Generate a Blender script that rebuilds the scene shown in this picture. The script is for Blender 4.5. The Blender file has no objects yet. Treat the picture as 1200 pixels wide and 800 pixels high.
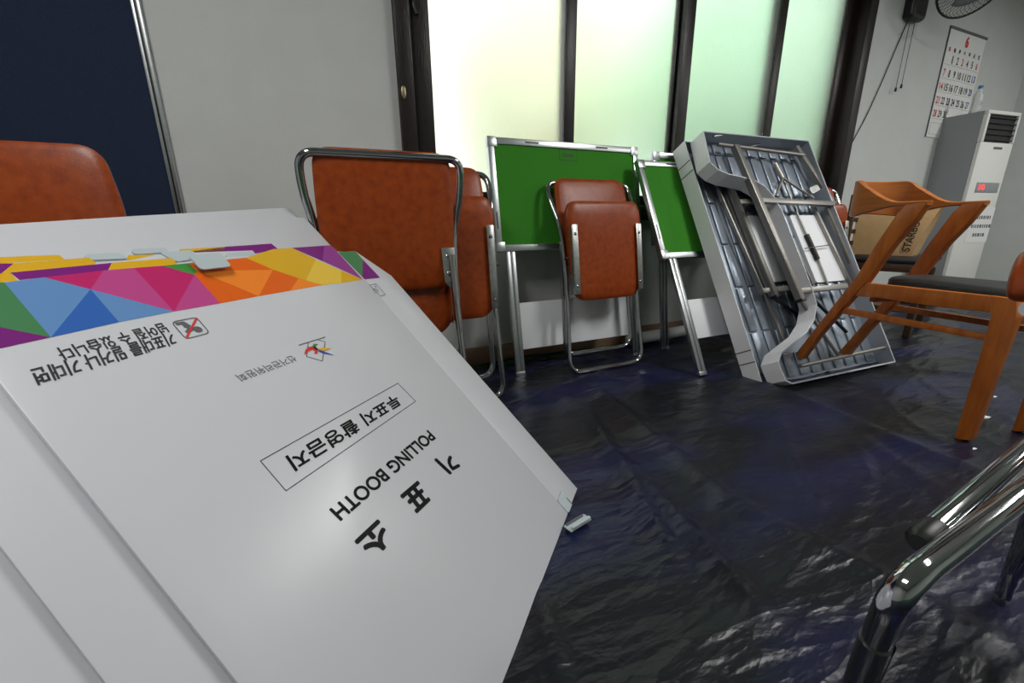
import bpy, bmesh, math, random
from mathutils import Vector, Matrix, noise
random.seed(7)
SC = bpy.context.scene
COL = SC.collection
V = Vector
# ------------------------------------------------------------------ camera, world, light, exposure
F = 490.0
_up = -V((20, -1750, F)).normalized()
_w = V((1150, 0, F)); _w.y = -(_w.x*_up.x + _w.z*_up.z)/_up.y
_X = _w.normalized()
_Z = _up
_Y = _Z.cross(_X)
if _Y.z < 0: _Y = -_Y
CAM = V((0, 0, 0.75))
def cam2world(c): return V((_X.dot(c), _Y.dot(c), _Z.dot(c)))
right, upv, fwd = cam2world(V((1, 0, 0))), cam2world(V((0, 1, 0))), cam2world(V((0, 0, 1)))
cd = bpy.data.cameras.new('camera'); co = bpy.data.objects.new('camera', cd); COL.objects.link(co)
cd.sensor_fit = 'HORIZONTAL'; cd.sensor_width = 36; cd.lens = F*36/1200; cd.clip_start = .01; cd.clip_end = 200
co.matrix_world = Matrix(((right.x, upv.x, -fwd.x, CAM.x), (right.y, upv.y, -fwd.y, CAM.y), (right.z, upv.z, -fwd.z, CAM.z), (0, 0, 0, 1)))
SC.camera = co
SC.view_settings.view_transform = 'Standard'; SC.view_settings.look = 'None'
SC.view_settings.exposure = 0.16; SC.view_settings.gamma = 1; SC.view_settings.use_curve_mapping = False
w = bpy.data.worlds.new('world'); SC.world = w; w.use_nodes = True
bg = w.node_tree.nodes['Background']; bg.inputs[0].default_value = (.97, 1, .98, 1); bg.inputs[1].default_value = 1.7
def area(name, loc, size, energy, rot=(0, 0, 0), color=(1, 1, 1)):
    l = bpy.data.lights.new(name, 'AREA'); l.shape = 'RECTANGLE'; l.size, l.size_y = size; l.energy = energy; l.color = color
    o = bpy.data.objects.new(name, l); COL.objects.link(o); o.location = loc; o.rotation_euler = rot
    return o
area('ceiling_lamp_light', (2.6, -.1, 2.6), (.35, 1.2), 50, color=(1, .985, .96))
area('ceiling_lamp_light', (-.75, .15, 2.6), (.35, 1.2), 32, color=(1, .985, .96))
area('ceiling_lamp_light', (5.3, -.3, 2.6), (.35, 1.2), 42, color=(1, .985, .96))
sl = bpy.data.lights.new('sun', 'SUN'); sl.energy = 2.2; sl.angle = .05
so = bpy.data.objects.new('sun', sl); COL.objects.link(so); so.rotation_euler = (math.radians(40), 0, math.radians(25))   # from behind the house onto the garden

# ------------------------------------------------------------------ pixel -> place helpers (1200x800 frame of the photograph)
def ray(u, v): return cam2world(V((u-600, 400-v, F)))
def floor_at(u, v, z=0):
    d = ray(u, v); return CAM + d*((z-CAM.z)/d.z)
def hit(u, v, n, p):
    d = ray(u, v); return CAM + d*((p-CAM).dot(n)/d.dot(n))
def at_y(u, v, y): return hit(u, v, V((0, 1, 0)), V((0, y, 0)))
def proj(p):
    d = p-CAM; f = d.dot(fwd); return (600+F*d.dot(right)/f, 400-F*d.dot(upv)/f)
class Frame:
    """a local plane: origin o, axes u (across), v (up along it), n (out of it)"""
    def __init__(s, o, u, v):
        s.o, s.u, s.v = V(o), V(u).normalized(), V(v).normalized(); s.n = s.u.cross(s.v).normalized()
    def p(s, a, b, c=0): return s.o + s.u*a + s.v*b + s.n*c
    def px(s, x, y, c=0):
        h = hit(x, y, s.n, s.o+s.n*c) - s.o; return (h.dot(s.u), h.dot(s.v))
    def moved(s, a, b, c=0): return Frame(s.p(a, b, c), s.u, s.v)
    def turned(s, roll):
        u = s.u*math.cos(roll)+s.v*math.sin(roll); v = s.v*math.cos(roll)-s.u*math.sin(roll); return Frame(s.o, u, v)
def lean_frame(o, tilt, yaw=0, flip=False):
    t, y = math.radians(tilt), math.radians(yaw)
    u = V((math.cos(y), math.sin(y), 0)); b = V((-math.sin(y), math.cos(y), 0))
    v = b*math.sin(t)+V((0, 0, math.cos(t)))
    return Frame(o, -u if flip else u, v)

# ------------------------------------------------------------------ materials
def srgb(r, g, b):
    f = lambda c: (c/12.92 if c <= .04045 else ((c+.055)/1.055)**2.4)
    return (f(r/255), f(g/255), f(b/255), 1)
def mat(name, col, rough=.5, metal=0, spec=.5, noise_amt=0, scale=20, bump=0, bscale=60, stretch=(1, 1, 1), col2=None, detail=4, trans=0, ior=1.45, emit=None, coat=0):
    m = bpy.data.materials.new(name); m.use_nodes = True
    nt = m.node_tree; b = nt.nodes['Principled BSDF']
    b.inputs['Base Color'].default_value = col; b.inputs['Roughness'].default_value = rough; b.inputs['Metallic'].default_value = metal
    b.inputs['Specular IOR Level'].default_value = spec; b.inputs['Transmission Weight'].default_value = trans; b.inputs['IOR'].default_value = ior
    b.inputs['Coat Weight'].default_value = coat
    if emit:
        b.inputs['Emission Color'].default_value = emit[0]; b.inputs['Emission Strength'].default_value = emit[1]
    tc = mp = None
    if noise_amt or bump or col2:
        tc = nt.nodes.new('ShaderNodeTexCoord'); mp = nt.nodes.new('ShaderNodeMapping'); mp.inputs['Scale'].default_value = stretch
        nt.links.new(tc.outputs['Object'], mp.inputs['Vector'])
    if noise_amt or col2:
        n = nt.nodes.new('ShaderNodeTexNoise'); n.inputs['Scale'].default_value = scale; n.inputs['Detail'].default_value = detail
        nt.links.new(mp.outputs[0], n.inputs['Vector'])
        r = nt.nodes.new('ShaderNodeValToRGB')
        c2 = col2 or tuple(c*(1-noise_amt) for c in col[:3])+(1,)
        r.color_ramp.elements[0].color = c2; r.color_ramp.elements[1].color = col
        r.color_ramp.elements[0].position = .3; r.color_ramp.elements[1].position = .7
        nt.links.new(n.outputs['Fac'], r.inputs['Fac']); nt.links.new(r.outputs[0], b.inputs['Base Color'])
    if bump:
        n2 = nt.nodes.new('ShaderNodeTexNoise'); n2.inputs['Scale'].default_value = bscale; n2.inputs['Detail'].default_value = 4
        nt.links.new(mp.outputs[0], n2.inputs['Vector'])
        bp = nt.nodes.new('ShaderNodeBump'); bp.inputs['Strength'].default_value = bump; bp.inputs['Distance'].default_value = .005
        nt.links.new(n2.outputs['Fac'], bp.inputs['Height']); nt.links.new(bp.outputs[0], b.inputs['Normal'])
    return m
M = {}
M['wall'] = mat('wall_paint', srgb(204, 206, 204), .85, noise_amt=.05, scale=6, bump=.15, bscale=120)
M['ceil'] = mat('ceiling_paint', srgb(215, 215, 210), .9, noise_amt=.03, scale=5)
M['floorgreen'] = mat('green_floor', srgb(30, 105, 62), .5, noise_amt=.2, scale=8)
M['skirt'] = mat('brown_skirting', srgb(150, 118, 96), .6, noise_amt=.2, scale=5, stretch=(1, 8, 8))
M['darkwood'] = mat('dark_window_wood', srgb(36, 28, 24), .38, noise_amt=.45, scale=14, stretch=(6, 6, .8), bump=.3, bscale=30)
M['navy'] = mat('navy_felt', srgb(46, 54, 76), .95, spec=.1, noise_amt=.2, scale=300, bump=.3, bscale=500)
M['alu'] = mat('aluminium', srgb(196, 200, 202), .35, 1, noise_amt=.1, scale=10, stretch=(1, 1, 12))
M['galv'] = mat('galvanised_steel', srgb(190, 192, 190), .33, 1, noise_amt=.25, scale=60)
M['chrome'] = mat('chrome', srgb(178, 178, 181), .08, 1)
M['leather'] = mat('brown_leatherette', srgb(152, 66, 18), .34, spec=.38, scale=38, bump=.06, bscale=300, col2=srgb(128, 50, 12))
M['green'] = mat('green_felt', srgb(62, 134, 44), .9, spec=.1, noise_amt=.08, scale=200, bump=.2, bscale=400)
M['whitepanel'] = mat('white_laminate', srgb(226, 228, 232), .45)
M['black'] = mat('black_plastic', srgb(22, 22, 23), .4)
M['blackseat'] = mat('black_seat_leather', srgb(38, 38, 38), .5, bump=.1, bscale=300)
M['wood'] = mat('orange_brown_wood', srgb(196, 112, 44), .36, col2=srgb(164, 86, 30), scale=6, stretch=(6, 6, 1.2), bump=.05, bscale=80, detail=6)
M['woodback'] = mat('orange_brown_wood_bent', srgb(186, 112, 52), .36, col2=srgb(160, 92, 40), scale=6, stretch=(1.2, 1.2, 12), detail=6)
M['darkchair'] = mat('dark_brown_wood', srgb(64, 44, 28), .45, noise_amt=.3, scale=8, stretch=(6, 6, 1))
M['tabletop'] = mat('grey_table_steel', srgb(150, 160, 172), .32, .55, noise_amt=.06, scale=10)
M['tableskirt'] = mat('grey_table_edging', srgb(168, 174, 182), .4, .3)
M['whiteedge'] = mat('white_edge_laminate', srgb(242, 243, 245), .35)
M['tubegrey'] = mat('warm_grey_steel_tube', srgb(150, 147, 142), .4, .75)
M['boothwhite'] = mat('white_corrugated_plastic', srgb(196, 198, 203), .3, spec=.45, bump=.05, bscale=14)
M['boothcore'] = mat('white_plastic_core', srgb(205, 207, 212), .45)
M['clip'] = mat('grey_clip_plastic', srgb(178, 190, 194), .45)
M['ink'] = mat('black_ink', srgb(20, 20, 22), .5)
M['greyink'] = mat('dark_grey_ink', srgb(96, 96, 100), .5)
M['kraft'] = mat('kraft_paper', srgb(186, 152, 108), .8, noise_amt=.1, scale=30, bump=.5, bscale=14)
M['acwhite'] = mat('white_appliance_plastic', srgb(226, 226, 222), .4)
M['acgrey'] = mat('grey_appliance_side', srgb(146, 150, 153), .55)
M['paper'] = mat('white_paper', srgb(228, 228, 226), .7)
M['red'] = mat('red_ink', srgb(205, 45, 40), .6)
M['blue'] = mat('blue_ink', srgb(50, 70, 165), .6)
M['led'] = mat('red_led', srgb(200, 40, 40), .5, emit=(srgb(255, 60, 60), 1.6))
M['cap'] = mat('blue_cap_plastic', srgb(40, 120, 190), .4)
M['clear'] = mat('clear_plastic', (1, 1, 1, 1), .05, trans=1, ior=1.2)
M['roll'] = mat('white_plastic_film', srgb(225, 226, 226), .4, bump=.3, bscale=18)
M['brass'] = mat('worn_brass', srgb(150, 140, 112), .4, .8)
M['foliage'] = mat('garden_leaves', srgb(238, 241, 206), .8, noise_amt=.12, scale=6)
M['foliage2'] = mat('garden_leaves_green', srgb(192, 226, 198), .8, noise_amt=.12, scale=6)
M['yard'] = mat('yard_concrete', srgb(190, 192, 180), .9, noise_amt=.1, scale=4)
M['bark'] = mat('tree_bark', srgb(95, 78, 60), .9, noise_amt=.3, scale=20)
BAND = dict(green=(72, 128, 84), green2=(66, 142, 62), purple=(120, 34, 120), purple2=(146, 66, 140), lblue=(98, 140, 192), blue=(52, 100, 178),
            pink=(186, 72, 136), dpink=(188, 40, 104), orange=(222, 98, 24), lorange=(238, 132, 42), yellow=(214, 168, 36), lyellow=(226, 190, 70))
for k, c in BAND.items(): M['band_'+k] = mat('band_'+k, srgb(*c), .34, spec=.45)

# frosted glass: rough transmission, slightly rippled
def frosted(name, tint, rough):
    m = mat(name, tint, rough, trans=1, ior=1.4, bump=.25, bscale=60)
    return m
M['glass'] = frosted('frosted_glass', (.97, 1, .97, 1), .42)
M['glass2'] = frosted('frosted_glass_green', (.90, 1, .92, 1), .42)

def tarp_material():
    m = bpy.data.materials.new('navy_tarpaulin'); m.use_nodes = True; nt = m.node_tree; b = nt.nodes['Principled BSDF']
    tc = nt.nodes.new('ShaderNodeTexCoord')
    mp = nt.nodes.new('ShaderNodeMapping'); mp.inputs['Rotation'].default_value = (0, 0, math.radians(-20)); mp.inputs['Scale'].default_value = (1, 3.2, 1)
    nt.links.new(tc.outputs['Object'], mp.inputs[0])
    n = nt.nodes.new('ShaderNodeTexNoise'); n.inputs['Scale'].default_value = 1.1; n.inputs['Detail'].default_value = 5; n.inputs['Distortion'].default_value = .6
    nt.links.new(mp.outputs[0], n.inputs[0])
    r = nt.nodes.new('ShaderNodeValToRGB'); r.color_ramp.elements[0].position = .42; r.color_ramp.elements[1].position = .62
    r.color_ramp.elements[0].color = srgb(18, 20, 26); r.color_ramp.elements[1].color = srgb(22, 26, 58)  # navy sheet; near-black zones put its changing reflection into the colour
    nt.links.new(n.outputs['Fac'], r.inputs[0]); nt.links.new(r.outputs[0], b.inputs['Base Color'])
    b.inputs['Roughness'].default_value = .32; b.inputs['Specular IOR Level'].default_value = .36
    # creases at three sizes
    def creases(scale, rot, st, dist):
        q = nt.nodes.new('ShaderNodeMapping'); q.inputs['Rotation'].default_value = (0, 0, rot); q.inputs['Scale'].default_value = st
        nt.links.new(tc.outputs['Object'], q.inputs[0])
        t = nt.nodes.new('ShaderNodeTexNoise'); t.noise_type = 'RIDGED_MULTIFRACTAL'; t.inputs['Scale'].default_value = scale; t.inputs['Detail'].default_value = 5
        t.inputs['Distortion'].default_value = dist
        nt.links.new(q.outputs[0], t.inputs[0]); return t
    def facets(scale, rot, st, dist):
        q = nt.nodes.new('ShaderNodeMapping'); q.inputs['Rotation'].default_value = (0, 0, rot); q.inputs['Scale'].default_value = st
        nt.links.new(tc.outputs['Object'], q.inputs[0])
        nz = nt.nodes.new('ShaderNodeTexNoise'); nz.inputs['Scale'].default_value = scale*.7; nz.inputs['Detail'].default_value = 3
        nt.links.new(q.outputs[0], nz.inputs[0])
        mx = nt.nodes.new('ShaderNodeMix'); mx.data_type = 'VECTOR'; mx.inputs[0].default_value = dist
        nt.links.new(q.outputs[0], mx.inputs[4]); nt.links.new(nz.outputs['Color'], mx.inputs[5])
        t = nt.nodes.new('ShaderNodeTexVoronoi'); t.inputs['Scale'].default_value = scale
        nt.links.new(mx.outputs[1], t.inputs['Vector']); return t
    prev = None
    for kind, sc_, rot, st, di, stg, dd in (('r', 1.3, math.radians(38), (1, 4.5, 1), .4, .25, .02), ('v', 4, math.radians(50), (1, 3.2, 1), .25, .30, .03), ('v', 9, math.radians(-35), (1, 2.8, 1), .2, .22, .014), ('r', 5, math.radians(60), (1, 4, 1), .8, .5, .008), ('v', 26, math.radians(20), (1, 1.8, 1), .15, .13, .005)):
        t = (creases if kind == 'r' else facets)(sc_, rot, st, di)
        bp = nt.nodes.new('ShaderNodeBump'); bp.inputs['Strength'].default_value = stg; bp.inputs['Distance'].default_value = dd
        nt.links.new(t.outputs[0], bp.inputs['Height'])
        if prev: nt.links.new(prev.outputs[0], bp.inputs['Normal'])
        prev = bp
    nt.links.new(prev.outputs[0], b.inputs['Normal'])
    return m
M['tarp'] = tarp_material()

# ------------------------------------------------------------------ mesh builder
class MB:
    def __init__(s): s.v, s.f, s.m, s.mats = [], [], [], []
    def mi(s, m):
        if m not in s.mats: s.mats.append(m)
        return s.mats.index(m)
    def add(s, vs, fs, m):
        k = len(s.v); i = s.mi(m); s.v += [V(x) for x in vs]
        for f in fs: s.f.append([k+j for j in f]); s.m.append(i)
    def add_bm(s, bm, m):
        bm.verts.index_update(); s.add([v.co.copy() for v in bm.verts], [[v.index for v in f.verts] for f in bm.faces], m); bm.free()
    def box(s, fr, lo, hi, m, r=0, seg=2):
        """box in a frame from (u,v,n) lo to hi, edges rounded by r"""
        bm = bmesh.new(); c = [(lo[i]+hi[i])/2 for i in range(3)]; d = [abs(hi[i]-lo[i]) for i in range(3)]
        bmesh.ops.create_cube(bm, size=1)
        for v in bm.verts: v.co = V((v.co.x*d[0]+c[0], v.co.y*d[1]+c[1], v.co.z*d[2]+c[2]))
        r = min(r, min(d)*.49)
        if r > 0: bmesh.ops.bevel(bm, geom=list(bm.edges), offset=r, segments=seg, profile=.5, affect='EDGES')
        for v in bm.verts: v.co = fr.p(*v.co)
        s.add_bm(bm, m); return s
    def prism(s, pts, d, m, r=0):
        """polygon (world points, planar) extruded by vector d"""
        bm = bmesh.new(); vs = [bm.verts.new(V(p)) for p in pts]; f = bm.faces.new(vs)
        ret = bmesh.ops.extrude_face_region(bm, geom=[f])
        for e in ret['geom']:
            if isinstance(e, bmesh.types.BMVert): e.co += V(d)
        bmesh.ops.recalc_face_normals(bm, faces=list(bm.faces))
        if r: bmesh.ops.bevel(bm, geom=list(bm.edges), offset=r, segments=2, profile=.5, affect='EDGES', clamp_overlap=True)
        s.add_bm(bm, m); return s
    def poly(s, pts, m): s.add(pts, [list(range(len(pts)))], m); return s
    def tube(s, path, r, m, seg=12, cap=True, square=False):
        pts = [V(p) for p in path]; n = len(pts); T = []
        for i in range(n):
            a = pts[max(i-1, 0)]; b = pts[min(i+1, n-1)]; T.append((b-a).normalized())
        ref = V((0, 0, 1)) if abs(T[0].z) < .9 else V((1, 0, 0))
        x = T[0].cross(ref).normalized(); rings = []
        for i in range(n):
            x = (x - T[i]*x.dot(T[i])).normalized(); y = T[i].cross(x); rr = r[i] if isinstance(r, (list, tuple)) else r
            sc = 1
            if 0 < i < n-1:
                c = (pts[i]-pts[i-1]).normalized().dot(T[i]); sc = 1/max(c, .5)
            rings.append([pts[i]+(x*math.cos(a)+y*math.sin(a))*rr*(sc if False else 1) for a in [2*math.pi*k/seg for k in range(seg)]])
        vs = [p for q in rings for p in q]; fs = []
        for i in range(n-1):
            for k in range(seg):
                fs.append([i*seg+k, i*seg+(k+1) % seg, (i+1)*seg+(k+1) % seg, (i+1)*seg+k])
        if cap: fs += [list(range(seg))[::-1], [(n-1)*seg+k for k in range(seg)]]
        s.add(vs, fs, m); return s
    def bar(s, a, b, up, wid, hei, m, r=0):
        """rectangular bar from a to b; up gives the height direction"""
        a, b = V(a), V(b); t = (b-a); L = t.length; t.normalize(); up = V(up); up = (up-t*up.dot(t)).normalized()
        fr = Frame(a, t, up); s.box(fr, (0, -hei/2, -wid/2), (L, hei/2, wid/2), m, r); return s
    def lathe(s, o, axis, prof, m, seg=20):
        axis = V(axis).normalized(); x = axis.orthogonal().normalized(); y = axis.cross(x); vs = []; fs = []
        for r, h in prof:
            for k in range(seg):
                a = 2*math.pi*k/seg; vs.append(V(o)+axis*h+(x*math.cos(a)+y*math.sin(a))*r)
        for i in range(len(prof)-1):
            for k in range(seg): fs.append([i*seg+k, i*seg+(k+1) % seg, (i+1)*seg+(k+1) % seg, (i+1)*seg+k])
        fs += [list(range(seg))[::-1], [(len(prof)-1)*seg+k for k in range(seg)]]
        s.add(vs, fs, m); return s
    def build(s, name, parent=None, smooth=35, at=None, kind=None, label=None):
        off = wloc(parent) if parent else V(at or (0, 0, 0))
        me = bpy.data.meshes.new(name); me.from_pydata([v-off for v in s.v], [], s.f)
        for m in s.mats: me.materials.append(m)
        for p, i in zip(me.polygons, s.m): p.material_index = i; p.use_smooth = bool(smooth)
        bm = bmesh.new(); bm.from_mesh(me); bmesh.ops.recalc_face_normals(bm, faces=list(bm.faces)) if smooth is not None else None; bm.to_mesh(me); bm.free()
        if smooth: me.set_sharp_from_angle(angle=math.radians(smooth))
        o = bpy.data.objects.new(name, me); COL.objects.link(o)
        if parent: o.parent = parent
        else: o.location = off
        if kind: o['kind'] = kind
        if label: o['label'] = label
        return o
def wloc(o):
    p = V((0, 0, 0))
    while o: p += o.location; o = o.parent
    return p
def thing(name, loc, label, cat, group=None):
    o = bpy.data.objects.new(name, None); COL.objects.link(o); o.location = loc; o.empty_display_size = .1
    return tag(o, label, cat, group)
def tag(o, label, cat, group=None):
    o['label'] = label; o['category'] = cat
    if group: o['group'] = group
    return o
WORLD = Frame((0, 0, 0), (1, 0, 0), (0, 1, 0))
def fillet(pts, rad, k=6, closed=False):
    """round the corners of a polyline"""
    pts = [V(p) for p in pts]; out = []; n = len(pts)
    for i, p in enumerate(pts):
        if not closed and i in (0, n-1): out.append(p); continue
        a, b = pts[i-1]-p, pts[(i+1) % n]-p; r = rad[i] if isinstance(rad, (list, tuple)) else rad
        d = min(r, a.length*.48, b.length*.48)
        if d <= 1e-5: out.append(p); continue
        s, e = p+a.normalized()*d, p+b.normalized()*d
        for j in range(k+1):
            t = j/k; out.append(s*(1-t)**2+p*2*t*(1-t)+e*t*t)
    return out
def cushion(fr, outline, n0, n1, m, puff=.02, edge=.012):
    """padded upholstery: rounded outline (u,v) swollen out of the plane on both sides"""
    mb = MB(); N = len(outline); cu = sum(p[0] for p in outline)/N; cv = sum(p[1] for p in outline)/N
    mid = (n0+n1)/2; half = (n1-n0)/2; rings = []
    def ring(s, n): return [fr.p(cu+(p[0]-cu)*s, cv+(p[1]-cv)*s, n) for p in outline]
    prof = [(.0, -1-puff/half), (.35, -1-puff/half*.9), (.7, -1-puff/half*.55), (.9, -1-.12), (.965, -.86), (1, -.5), (1, .5), (.965, .86), (.9, 1.12), (.7, 1+puff/half*.55), (.35, 1+puff/half*.9), (0, 1+puff/half)]
    vs = []; fs = []
    for sc_, nn in prof[1:-1]: vs += ring(sc_, mid+half*nn)
    R = len(prof)-2
    for i in range(R-1):
        for k in range(N): fs.append([i*N+k, i*N+(k+1) % N, (i+1)*N+(k+1) % N, (i+1)*N+k])
    a = len(vs); vs.append(fr.p(cu, cv, mid+half*prof[0][1])); vs.append(fr.p(cu, cv, mid+half*prof[-1][1]))
    for k in range(N): fs.append([a, (k+1) % N, k]); fs.append([a+1, (R-1)*N+k, (R-1)*N+(k+1) % N])
    mb.add(vs, fs, m); return mb
def outline2(pts, rad, k=6): return [(p.x, p.y) for p in fillet([V((a, b, 0)) for a, b in pts], rad, k, True)]

_tc = {}
def glyphs(s, bold):
    if (s, bold) in _tc: return _tc[(s, bold)]
    c = bpy.data.curves.new('t', 'FONT'); c.body = s; c.size = 1; c.offset = bold; c.resolution_u = 4
    o = bpy.data.objects.new('t', c); COL.objects.link(o)
    me = bpy.data.meshes.new_from_object(o.evaluated_get(bpy.context.evaluated_depsgraph_get()))
    vs = [v.co.copy() for v in me.vertices]; fs = [list(p.vertices) for p in me.polygons]
    bpy.data.objects.remove(o); bpy.data.curves.remove(c); bpy.data.meshes.remove(me)
    _tc[(s, bold)] = (vs, fs); return vs, fs
def text(mb, s, m, pt, S, E, T, bold=0.0, heavy=0.0):
    """lettering: S start of baseline, E end of baseline, T top over the start, all in the (u,v) of the surface; pt maps (u,v) to the world"""
    vs, fs = glyphs(s, bold)
    if not vs: return
    x0, x1 = min(v.x for v in vs), max(v.x for v in vs); y0, y1 = min(v.y for v in vs), max(v.y for v in vs)
    S, E, T = V(S), V(E), V(T)
    k = heavy*(T-S).length
    for dx, dy in (((0, 0),) if not heavy else ((0, 0), (k, 0), (-k, 0), (0, k), (0, -k), (k*.7, k*.7), (-k*.7, k*.7), (k*.7, -k*.7), (-k*.7, -k*.7))):
        o_ = V((dx, dy)); mb.add([pt(*(o_+S+(E-S)*((v.x-x0)/(x1-x0))+(T-S)*((v.y-y0)/(y1-y0)))) for v in vs], fs, m)
def stroke(mb, a, b, wid, m, pt):
    a, b = V(a), V(b); d = (b-a).normalized(); q = V((-d.y, d.x))*wid/2
    mb.poly([pt(*(a+q)), pt(*(b+q)), pt(*(b-q)), pt(*(a-q))], m)

# ------------------------------------------------------------------ room shell
D = 2.155           # inner face of the window wall
XL, XR, YB, ZC = -2.4, 6.35, -3.2, 2.75
WX0, WX1, WZ0, WZ1 = .40, 3.80, .80, 2.45
mb = MB()
for lo, hi in (((XL-.2, D, -.1), (WX0, D+.22, ZC)), ((WX1, D, -.1), (XR+.2, D+.22, ZC)), ((WX0, D, -.1), (WX1, D+.22, WZ0)), ((WX0, D, WZ1), (WX1, D+.22, ZC))):
    mb.box(WORLD, lo, hi, M['wall'])
mb.build('wall_back', kind='structure', smooth=None)
MB().box(WORLD, (XR, YB, -.1), (XR+.2, D, ZC), M['wall']).build('wall_right', kind='structure', smooth=None)
MB().box(WORLD, (XL-.2, YB, -.1), (XL, D, ZC), M['wall']).build('wall_left', kind='structure', smooth=None)
MB().box(WORLD, (XL-.2, YB-.2, -.1), (XR+.2, YB, ZC), M['wall']).build('wall_front', kind='structure', smooth=None)
MB().box(WORLD, (XL-.2, YB-.2, ZC), (XR+.2, D+.22, ZC+.1), M['ceil']).build('ceiling', kind='structure', smooth=None)
MB().box(WORLD, (XL-.2, YB-.2, -.12), (XR+.2, D+.22, -.02), M['floorgreen']).build('floor', kind='structure', smooth=None)
MB().box(WORLD, (XL, D-.018, -.02), (XR, D, .085), M['skirt'], .003).build('baseboard_back', kind='structure')
MB().box(WORLD, (XR-.018, YB, -.02), (XR, D-.018, .085), M['skirt'], .003).build('baseboard_right', kind='structure')

# window: dark wooden frame, four frosted sashes on two tracks
win = bpy.data.objects.new('window_1', None); COL.objects.link(win); win.location = (2.1, D, WZ0); win['kind'] = 'structure'
mb = MB(); yf = D-.035
mb.box(WORLD, (WX0, yf, WZ0), (WX0+.07, D+.20, WZ1), M['darkwood'], .004)
mb.box(WORLD, (WX1-.09, yf, WZ0), (WX1, D+.20, WZ1), M['darkwood'], .004)
mb.box(WORLD, (WX0, yf, WZ1-.07), (WX1, D+.20, WZ1), M['darkwood'], .004)
mb.box(WORLD, (WX0, yf, WZ0), (WX1, D+.20, WZ0+.05), M['darkwood'], .004)
mb.build('window_frame', win)
MB().box(WORLD, (WX0-.03, D-.075, WZ0-.035), (WX1+.03, D+.03, WZ0+.004), M['darkwood'], .006).build('window_sill', win)
def sash(x0, x1, y, st0, st1, glass):
    z0, z1 = WZ0+.05, WZ1-.07
    mb = MB()
    mb.box(WORLD, (x0, y, z0), (x0+st0, y+.035, z1), M['darkwood'], .003)
    mb.box(WORLD, (x1-st1, y, z0), (x1, y+.035, z1), M['darkwood'], .003)
    mb.box(WORLD, (x0+st0, y+.002, z0), (x1-st1, y+.033, z0+.065), M['darkwood'], .003)
    mb.box(WORLD, (x0+st0, y+.002, z1-.06), (x1-st1, y+.033, z1), M['darkwood'], .003)
    o = mb.build('window_sash', win)
    MB().box(WORLD, (x0+st0-.004, y+.014, z0+.06), (x1-st1+.004, y+.020, z1-.055), M[glass]).build('window_pane', o, smooth=None)
    return o
s1 = sash(.475, 1.345, D+.01, .09, .065, 'glass')
s2 = sash(1.285, 2.135, D+.055, .06, .075, 'glass2')
s3 = sash(2.075, 2.93, D+.01, .075, .065, 'glass2')
s4 = sash(2.87, 3.715, D+.055, .06, .11, 'glass')
mb = MB(); p = at_y(473, 108, D-.036)
mb.lathe(p+V((0, .001, 0)), (0, -1, 0), [(.011, 0), (.011, .003), (.008, .005)], M['brass'], 16)
for v in mb.v: v.z = p.z+(v.z-p.z)*2.4
mb.build('window_latch', win)
mb = MB(); p = at_y(484, 10, D+.008)
mb.tube([p+V((0, 0, .05)), p+V((0, -.012, .03)), p+V((0, -.014, 0)), p+V((.008, -.012, -.022)), p+V((.016, -.006, -.018))], .007, M['black'], 8)
mb.build('window_hook', win)

# outdoors behind the frosted glass
MB().box(WORLD, (-8, D+.25, -.3), (14, 14, -.2), M['yard']).build('ground', kind='structure', smooth=None)
def shrub(loc, rad, m, label, trunk=True, sd=0, zs=1.0):
    t = thing('garden_tree', loc, label, 'tree', None)
    bm = bmesh.new(); bmesh.ops.create_icosphere(bm, subdivisions=4, radius=1)
    for v in bm.verts:
        q = v.co.copy(); d = 1+.22*noise.noise(q*2.1+V((sd, 0, 0)))+.12*noise.noise(q*6+V((0, sd, 0)))
        v.co = V(loc)+V((0, 0, rad*zs+.7))+V((q.x*rad*d, q.y*rad*d*.8, q.z*rad*zs*d))
    mb = MB(); mb.add_bm(bm, m); mb.build('crown', t, smooth=60)
    MB().tube([V(loc)+V((0, 0, -.2)), V(loc)+V((.02, 0, .5)), V(loc)+V((0, 0, 1.2))], [.07, .055, .04], M['bark'], 10).build('trunk', t)
shrub((2.3, 4.6, 0), .95, M['foliage'], 'blurred yellow-green tree outside the leftmost frosted pane', sd=1, zs=1.5)
shrub((4.6, 4.3, 0), 1.05, M['foliage2'], 'blurred green tree outside the second frosted pane', sd=2, zs=1.45)
shrub((7.9, 4.7, 0), 1.5, M['foliage2'], 'blurred pale green tree outside the two frosted panes at right', sd=5, zs=1.3)

# ------------------------------------------------------------------ tarpaulin over the floor
def seam(x, y, a, b, h, wd):
    ab = b-a; L = ab.length; ab.normalize(); r = V((x, y, 0))-a; t = r.dot(ab)
    if t < -.1 or t > L+.1: return 0
    d = r.x*ab.y-r.y*ab.x
    f = min(1, max(0, (t+.1)/.2))*min(1, max(0, (L+.1-t)/.2))
    return f*h*(math.exp(-(d/wd)**2) if d > 0 else math.exp(-(d/(wd*.3))**2))
SEAMS = [(floor_at(700, 455), floor_at(858, 580), .014, .05), (floor_at(858, 580), floor_at(1190, 760), .014, .06), (floor_at(905, 452), floor_at(1195, 570), .012, .06),
         (floor_at(690, 480), floor_at(790, 640), .02, .04), (floor_at(740, 545), floor_at(880, 690), .022, .035), (floor_at(615, 470), floor_at(700, 440), .03, .05),
         (floor_at(625, 446), floor_at(760, 440), .010, .03), (floor_at(640, 700), floor_at(660, 790), .016, .03), (floor_at(1040, 430), floor_at(1190, 440), .012, .05)]
X0, X1, Y0, Y1, NX, NY = -1.9, 5.9, -1.3, 2.04, 420, 240
vs = []; fs = []
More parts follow.
